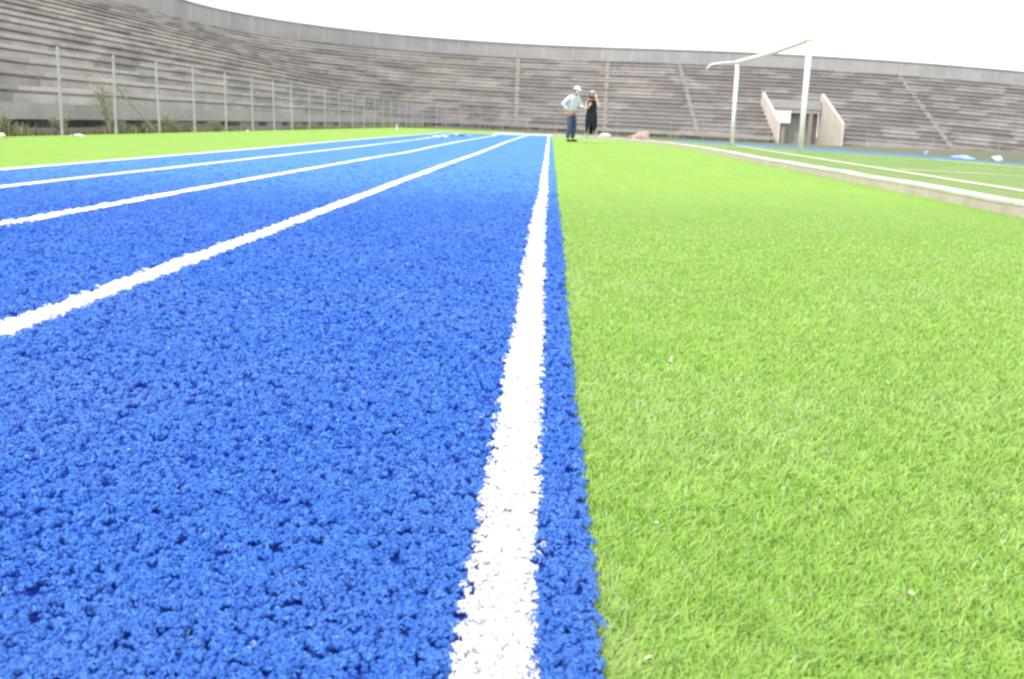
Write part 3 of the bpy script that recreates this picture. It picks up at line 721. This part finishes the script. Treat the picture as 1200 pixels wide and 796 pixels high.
# ------------------------------------------------------------------ loose things lying about
def lump(name, label, cat, px, py, w, dpt, h, mat, seed=1, rough=.25, group=None, z=0.0, sub=3, flat=.5):
    p = at_z(px, py, z); bm = bmesh.new(); bmesh.ops.create_icosphere(bm, subdivisions=sub, radius=1)
    rr = np.random.default_rng(seed); ks = rr.normal(0, 1, (7, 3))*2.6; ph = rr.random(7)*6.28
    for v in bm.verts:
        f = 1 + rough*sum(math.sin(ks[i] @ np.array(v.co)+ph[i]) for i in range(7))/4
        c = v.co*f; zz = c.z if c.z > -.25 else -.25
        v.co = Vector((c.x*w/2, c.y*dpt/2, (zz+.25)/1.25*h))
    o = bmo(name, bm, mat, None, smooth=True); o.location = (p.x, p.y, z+g(p.x, p.y)-.01)
    return tag(o, label, cat, group)
def sheet_thing(name, label, cat, px, py, w, dpt, mat, seed, hgt=.05, z=0.0):
    p = at_z(px, py, z); rr = np.random.default_rng(seed); N = 8; V, Fc = [], []
    for side_ in (0, 1):
        rs = np.random.default_rng(seed)
        for j in range(N):
            for i in range(N):
                e = rs.random()
                V.append(((i/(N-1)-.5)*w*(1+.2*math.sin(j*1.3+seed)), (j/(N-1)-.5)*dpt*(1+.2*math.cos(i+seed)), hgt*(.15+.85*e*e)*math.sin(math.pi*(i+.6)/(N+.2)) - .006*side_))
    for s_ in (0, 1):
        for j in range(N-1):
            for i in range(N-1):
                a = s_*N*N+j*N+i; q = (a, a+1, a+N+1, a+N); Fc.append(q if s_ == 0 else q[::-1])
    ring = [i for i in range(N)] + [j*N+N-1 for j in range(1, N)] + [(N-1)*N+i for i in range(N-2, -1, -1)] + [j*N for j in range(N-2, 0, -1)]
    for a, b in zip(ring, ring[1:]+ring[:1]): Fc.append((a, b, b+N*N, a+N*N)[::-1])
    o = pyd(name, V, Fc, mat); o.location = (p.x, p.y, z+g(p.x, p.y)+.004); return tag(o, label, cat)
lump('pink_sheet', 'crumpled heap of faded pink plastic sheeting by the far kerb', 'plastic sheet', 752, 164.5, .86, .6, .40, M['pink_sheet'], 4, .42)
lump('white_sack', 'flattened white sack lying on the turf right of the woman', 'sack', 708, 160.6, .66, .5, .19, M['white_sack'], 9, .2)
lump('white_bundle', 'small white bundle on the far side of the pitch', 'bundle', 1168, 188.5, .26, .2, .10, M['white_sack'], 12, .3, z=PZ)
lump('blue_bundle', 'crumpled pale blue tarp beyond the pitch', 'tarp', 1128, 186, .5, .3, .08, M['blue_cloth'], 15, .3, z=PZ)
lump('blue_bundle', 'small pale blue bag standing beyond the pitch', 'bag', 1085, 181.5, .10, .1, .13, M['blue_cloth'], 16, .2, z=PZ)
sheet_thing('paper', 'crumpled white paper on the turf by the first fence post', 'paper', 91, 159.6, .26, .2, M['paper'], 3, .06)
lump('stone', 'pale tan stone at the far left edge of the turf', 'stone', 2, 161.5, .18, .16, .10, M['tan'], 5, .2)
lump('stone', 'small pale stone on the turf further along the fence', 'stone', 290, 154.5, .12, .1, .08, M['tan'], 6, .2)
sheet_thing('carpet_offcut', 'pale carpet offcut lying at the far end of the track', 'offcut', 514, 161, .62, .35, M['paper'], 7, .06)
sheet_thing('carpet_offcut', 'grey carpet offcut beside the pale one', 'offcut', 541, 159.6, .8, .5, M['offcut'], 8, .07)
p = at_z(465, 152.6); bm = bmesh.new(); box(bm, -.035, .035, -.035, .035, -.05, .30); box(bm, -.02, .02, -.045, -.0352, .20, .27)
o = bmo('marker_post', bm, M['white_paint'], None, .008); o.location = (p.x, p.y, g(p.x, p.y)); tag(o, 'short white marker post at the end of the green verge', 'post')
def litter(label, px, py, seed):
    p = at_z(px, py); bm = bmesh.new(); bmesh.ops.create_icosphere(bm, subdivisions=2, radius=.0036)
    rr = np.random.default_rng(seed)
    for v in bm.verts: v.co *= 1+rr.normal(0, .25)
    o = bmo('pebble', bm, M['tan'], None, smooth=True); o.location = (p.x, p.y, .001); tag(o, label, 'pebble')
litter('tiny pale pebble in the green turf, right of the blue strip', 769, 614, 1)
litter('tiny pale pebble in the green turf near the lower right', 1068, 697, 2)

# crumbs of dry thatch and grit lying in the pile
n = 420; cx_ = -1.6+rng.random(n)*5.2; cy_ = .8+rng.random(n)**1.4*6.5; kp = (cx_ > .1) | (rng.random(n) < .18); cx_, cy_ = cx_[kp], cy_[kp]; n = len(cx_)
V, Q, m = blades(cx_, cy_, -.004+rng.random(n)*.004, rng.random(n)*6.28, .004+.012*rng.random(n)**2, np.full(n, 1.0), .002+.0035*rng.random(n)**2, rng.random(n)*.9, 2)
o = npmesh('grit', V, Q, M['grit'], attr={'rnd': np.repeat(rng.random(n), m)}); tag(o, 'scattered pale crumbs and dry bits in the turf', kind='stuff')

# ------------------------------------------------------------------ people
def skin_mesh(name, V, E, mat, parent, root=0, sub=2):
    me = bpy.data.meshes.new(name); me.from_pydata([v[:3] for v in V], E, [])
    o = bpy.data.objects.new(name, me); COL.objects.link(o)
    o.modifiers.new('skin', 'SKIN'); s_ = o.modifiers.new('sub', 'SUBSURF'); s_.levels = sub; s_.render_levels = sub
    for i, v in enumerate(V):
        d = me.skin_vertices[0].data[i]; r = v[3]; d.radius = r if isinstance(r, tuple) else (r, r); d.use_root = i == root
    dg = bpy.context.evaluated_depsgraph_get(); dg.update()
    nm = bpy.data.meshes.new_from_object(o.evaluated_get(dg)); bpy.data.objects.remove(o)
    nm.name = name
    return link(name, nm, mat, parent, True)
class SK:
    def __init__(s): s.V, s.E = [], []
    def add(s, p, r, par=None):
        s.V.append((*p, r)); i = len(s.V)-1
        if par is not None: s.E.append((par, i))
        return i
    def chain(s, pts, par):
        for p, r in pts: par = s.add(p, r, par)
        return par
def hand(sk, w, wrist, direction, side_v, sc=1.0):
    """palm, four fingers of unequal length and a thumb"""
    d = Vector(direction).normalized(); sd = Vector(side_v); sd = (sd - d*sd.dot(d)).normalized(); nrm = d.cross(sd)
    wr = Vector(wrist)
    palm = sk.add(wr+d*.05*sc, (.030*sc, .020*sc), w); kn = sk.add(wr+d*.085*sc, (.034*sc, .016*sc), palm)
    for j, ln in enumerate((.070, .080, .074, .058)):
        o = sd*(j-1.5)*.021*sc; b = wr+d*.098*sc+o
        sk.chain([(b, .010*sc), (b+d*ln*.5*sc+nrm*.012*sc, .0095*sc), (b+d*ln*.85*sc+nrm*.036*sc, .008*sc)], kn)
    b = wr+d*.045*sc-sd*.034*sc
    sk.chain([(b, .012*sc), (b+d*.03*sc-sd*.014*sc+nrm*.012*sc, .011*sc), (b+d*.055*sc-sd*.012*sc+nrm*.026*sc, .009*sc)], palm)
def head_parts(root, c, r, mat_skin, hairm, yawv=0):
    """nose, ears, eyes, mouth; face looks along -Y"""
    c = Vector(c)
    for sx in (-1, 1):
        bm = bmesh.new(); bmesh.ops.create_uvsphere(bm, u_segments=10, v_segments=8, radius=.014, matrix=Matrix.Translation(c+Vector((sx*.032, -.083, .012))))
        bmo('eye', bm, M['eye'], root, smooth=True)
        bm = bmesh.new(); bmesh.ops.create_uvsphere(bm, u_segments=10, v_segments=8, radius=.03, matrix=Matrix.Translation(c+Vector((sx*.078, .01, -.005))) @ Matrix.Diagonal((.4, .7, 1.1, 1)))
        bmo('ear', bm, mat_skin, root, smooth=True)
    bm = bmesh.new(); bmesh.ops.create_cone(bm, cap_ends=True, segments=10, radius1=.019, radius2=.006, depth=.05, matrix=Matrix.Translation(c+Vector((0, -.097, -.018))) @ Matrix.Rotation(math.radians(25), 4, 'X'))
    bmo('nose', bm, mat_skin, root, smooth=True)
    bm = bmesh.new(); bmesh.ops.create_uvsphere(bm, u_segments=10, v_segments=6, radius=.024, matrix=Matrix.Translation(c+Vector((0, -.084, -.058))) @ Matrix.Diagonal((1, .4, .35, 1)))
    bmo('mouth', bm, M['lip'], root, smooth=True)

def build_man():
    p = at_z(668.5, 166.0); root = empty('person', (p.x, p.y, p.z-.008), math.radians(48))
    tag(root, 'standing man in pale blue shirt, jeans and white cap, elbow out, leaning right', 'person', )
    J = dict(pel=(0, 0, .95), sp=(0, -.02, 1.12), ch=(0, -.08, 1.33), nk=(0, -.13, 1.50), hd=(0, -.19, 1.62), ht=(0, -.20, 1.72))
    sR, eR, wR = (-.19, -.08, 1.42), (-.36, .10, 1.19), (-.22, -.06, .99)
    sL, eL, wL = (.19, -.08, 1.42), (.27, -.16, 1.15), (.15, -.36, 1.10)
    legs = {-1: [(-.095, 0, .88), (-.11, -.03, .50), (-.11, .03, .09)], 1: [(.095, 0, .88), (.115, -.04, .50), (.12, .02, .09)]}
    sk = SK(); a = sk.add(J['pel'], (.15, .11)); b = sk.add(J['sp'], (.14, .10), a); c = sk.add(J['ch'], (.165, .11), b)
    n = sk.add(J['nk'], .055, c); h = sk.add((0, -.175, 1.585), (.066, .075), n); h2 = sk.add((0, -.19, 1.65), (.078, .092), h); sk.add((0, -.19, 1.72), (.06, .07), h2)
    for sh, el, wr, dr in ((sR, eR, wR, (.3, -.35, -.6)), (sL, eL, wL, (-.3, -.9, -.1))):
        i = sk.add(sh, .058, c); i = sk.chain([(el, .042), (wr, .028)], i); hand(sk, i, wr, dr, (0, .3, 1))
    for sx in (-1, 1):
        hp, kn, an = legs[sx]; i = sk.chain([(hp, .085), (kn, .058), (an, .04)], a)
        sk.chain([((an[0]+sx*.01, an[1]-.07, .045), (.04, .03)), ((an[0]+sx*.02, an[1]-.17, .035), (.042, .022))], i)
    skin_mesh('body', sk.V, sk.E, M['skin'], root)
    sk = SK(); a = sk.add((0, 0, .93), (.172, .135)); b = sk.add((0, -.02, 1.12), (.168, .128), a); c = sk.add((0, -.08, 1.34), (.19, .135), b); sk.add((0, -.125, 1.465), (.085, .08), c)
    for sh, el, wr in ((sR, eR, wR), (sL, eL, wL)):
        w2 = Vector(el).lerp(Vector(wr), .88); sk.chain([(sh, .078), (tuple(Vector(sh).lerp(Vector(el), .5)), .07), (el, .062), (tuple(w2), .045)], c)
    skin_mesh('shirt', sk.V, sk.E, M['shirt'], root)
    sk = SK(); a = sk.add((0, 0, .965), (.165, .13)); a2 = sk.add((0, 0, .90), (.168, .135), a)
    for sx in (-1, 1):
        hp, kn, an = legs[sx]; sk.chain([(Vector(hp)-Vector((0, 0, .05)), .105), (tuple(Vector(hp).lerp(Vector(kn), .5)), .098), (kn, .082), ((an[0], an[1], .22), .074), ((an[0], an[1], .10), .074)], a2)
    skin_mesh('jeans', sk.V, sk.E, M['denim'], root)
    for sx in (-1, 1):
        an = legs[sx][2]; sk = SK(); i = sk.add((an[0], an[1]+.03, .05), (.05, .045)); sk.chain([((an[0]+sx*.01, an[1]-.08, .045), (.05, .04)), ((an[0]+sx*.02, an[1]-.19, .036), (.046, .03))], i)
        skin_mesh('shoe', sk.V, sk.E, M['shoe'], root)
    hc = (0, -.19, 1.645); head_parts(root, hc, .09, M['skin'], None)
    # hair at the back and sides, cap with its peak, pale mask
    bm = bmesh.new(); bmesh.ops.create_uvsphere(bm, u_segments=20, v_segments=12, radius=1, matrix=Matrix.Translation((0, -.178, 1.655)) @ Matrix.Diagonal((.091, .100, .100, 1)))
    for v in bm.verts:
        if v.co.y < -.2 and v.co.z < 1.69: v.co.y = -.2; v.co.x *= .8
    bmo('hair', bm, M['hair'], root, smooth=True)
    bm = bmesh.new(); bmesh.ops.create_uvsphere(bm, u_segments=24, v_segments=14, radius=1, matrix=Matrix.Translation((0, -.185, 1.665)) @ Matrix.Diagonal((.102, .115, .112, 1)))
    bmesh.ops.delete(bm, geom=[v for v in bm.verts if v.co.z < 1.655], context='VERTS')
    capo = bmo('cap', bm, M['cap'], root, smooth=True)
    bm = bmesh.new(); vs = []
    for j in range(9):
        a_ = math.pi*(j/8); vs.append((math.cos(a_)*.09, -.25-.14*math.sin(a_)*1.0, 1.672-.03*math.sin(a_)))
    top = [bm.verts.new(v) for v in vs]; bot = [bm.verts.new((v[0], v[1], v[2]-.01)) for v in vs]
    bm.faces.new(top); bm.faces.new(bot[::-1])
    for i in range(9): bm.faces.new((top[i], bot[i], bot[(i+1) % 9], top[(i+1) % 9]))
    bmo('peak', bm, M['cap'], capo)
    bm = bmesh.new(); bmesh.ops.create_uvsphere(bm, u_segments=16, v_segments=10, radius=1, matrix=Matrix.Translation((0, -.222, 1.592)) @ Matrix.Diagonal((.066, .07, .058, 1)))
    bmo('face_mask', bm, M['mask'], root, smooth=True)
def build_woman():
    p = at_z(691.8, 167.2); root = empty('person', (p.x, p.y, p.z-.008), math.radians(-12))
    tag(root, 'standing woman in long black sleeveless coat, one hand raised to her head', 'person')
    k = .925
    def s(v): return tuple(a*k for a in v)
    sR, eR, wR = (-.155, 0, 1.385), (-.215, -.05, 1.12), (-.06, -.24, 1.20)
    sL, eL, wL = (.155, 0, 1.385), (.27, -.12, 1.23), (.17, -.15, 1.50)
    legs = {-1: [(-.085, 0, .88), (-.12, -.01, .48), (-.155, .02, .08)], 1: [(.085, 0, .88), (.125, -.02, .48), (.165, .0, .08)]}
    sk = SK(); a = sk.add(s((0, 0, .93)), (.14, .10)); b = sk.add(s((0, 0, 1.10)), (.112, .085), a); c = sk.add(s((0, 0, 1.31)), (.135, .095), b)
    n = sk.add(s((0, -.01, 1.48)), .045, c); h = sk.add(s((0, -.035, 1.58)), (.062, .072), n); h2 = sk.add(s((0, -.03, 1.645)), (.074, .088), h); sk.add(s((0, -.03, 1.71)), (.056, .066), h2)
    for sh, el, wr, dr in ((sR, eR, wR, (.35, -.1, .8)), (sL, eL, wL, (-.3, 0, .9))):
        i = sk.add(s(sh), .046, c); i = sk.chain([(s(tuple(Vector(sh).lerp(Vector(el), .5))), .042), (s(el), .036), (s(wr), .025)], i); hand(sk, i, s(wr), dr, (1, .2, 0), .9)
    for sx in (-1, 1):
        hp, kn, an = legs[sx]; i = sk.chain([(s(hp), .08), (s(kn), .052), (s((kn[0]*.5+an[0]*.5, .015, .32)), .052), (s(an), .035)], a)
        sk.chain([(s((an[0]+sx*.01, an[1]-.07, .04)), (.034, .028)), (s((an[0]+sx*.02, an[1]-.16, .032)), (.036, .02))], i)
    skin_mesh('body', sk.V, sk.E, M['skin_pale'], root)
    for sx in (-1, 1):
        hp, kn, an = legs[sx]; sk = SK(); i = sk.add(s(hp), .086); sk.chain([(s(kn), .066), (s((kn[0]*.45+an[0]*.55, .015, .32)), .062), (s((an[0], an[1], .12)), .05)], i)
        skin_mesh('trouser_leg', sk.V, sk.E, M['legging'], root)
        sk = SK(); i = sk.add(s((an[0], an[1]+.03, .045)), (.042, .04)); sk.chain([(s((an[0]+sx*.01, an[1]-.08, .04)), (.042, .034)), (s((an[0]+sx*.02, an[1]-.18, .033)), (.038, .026))], i)
        skin_mesh('shoe', sk.V, sk.E, M['shoe_pale'], root)
    # coat: lathed shell, open at the front towards the hem
    prof = [(1.44, .075, .07), (1.40, .15, .10), (1.30, .168, .125), (1.12, .150, .118), (.95, .185, .145), (.75, .20, .165), (.52, .185, .16), (.30, .165, .15)]
    bm = bmesh.new(); rings = []; N = 28
    for (z, rx, ry) in prof:
        open_ = max(0, (.62-z)/.32)*.8
        rings.append([bm.verts.new(s((rx*math.sin(a), -ry*math.cos(a), z + (.10*open_ if i in (0, N) else 0)))) for i in range(N+1) for a in [open_ + (2*math.pi-2*open_)*i/N]])
    for r0, r1 in zip(rings, rings[1:]):
        for i in range(N): bm.faces.new((r0[i], r0[i+1], r1[i+1], r1[i]))
    bmesh.ops.remove_doubles(bm, verts=bm.verts[:], dist=1e-4)
    bmesh.ops.solidify(bm, geom=bm.faces[:], thickness=.012)
    bmo('coat', bm, M['black_cloth'], root, smooth=True)
    c0 = Vector(s((0, -.03, 1.64))); head_parts(root, c0, .085, M['skin_pale'], None)
    bm = bmesh.new(); bmesh.ops.create_uvsphere(bm, u_segments=20, v_segments=12, radius=1, matrix=Matrix.Translation(c0+Vector((0, .03, -.05))) @ Matrix.Diagonal((.105, .09, .17, 1)))
    bmo('hair', bm, M['hair_red'], root, smooth=True)
    bm = bmesh.new(); bmesh.ops.create_uvsphere(bm, u_segments=24, v_segments=14, radius=1, matrix=Matrix.Translation(c0+Vector((0, .005, .03))) @ Matrix.Diagonal((.098, .11, .085, 1)))
    bmesh.ops.delete(bm, geom=[v for v in bm.verts if v.co.z < c0.z+.025], context='VERTS')
    bmo('hat', bm, M['hat'], root, smooth=True)
    ph = empty('phone', (0, 0, 0)); bpy.data.objects.remove(ph)
build_man(); build_woman()
print('PEOPLE', at_z(668.5, 166), at_z(691.8, 167.2))
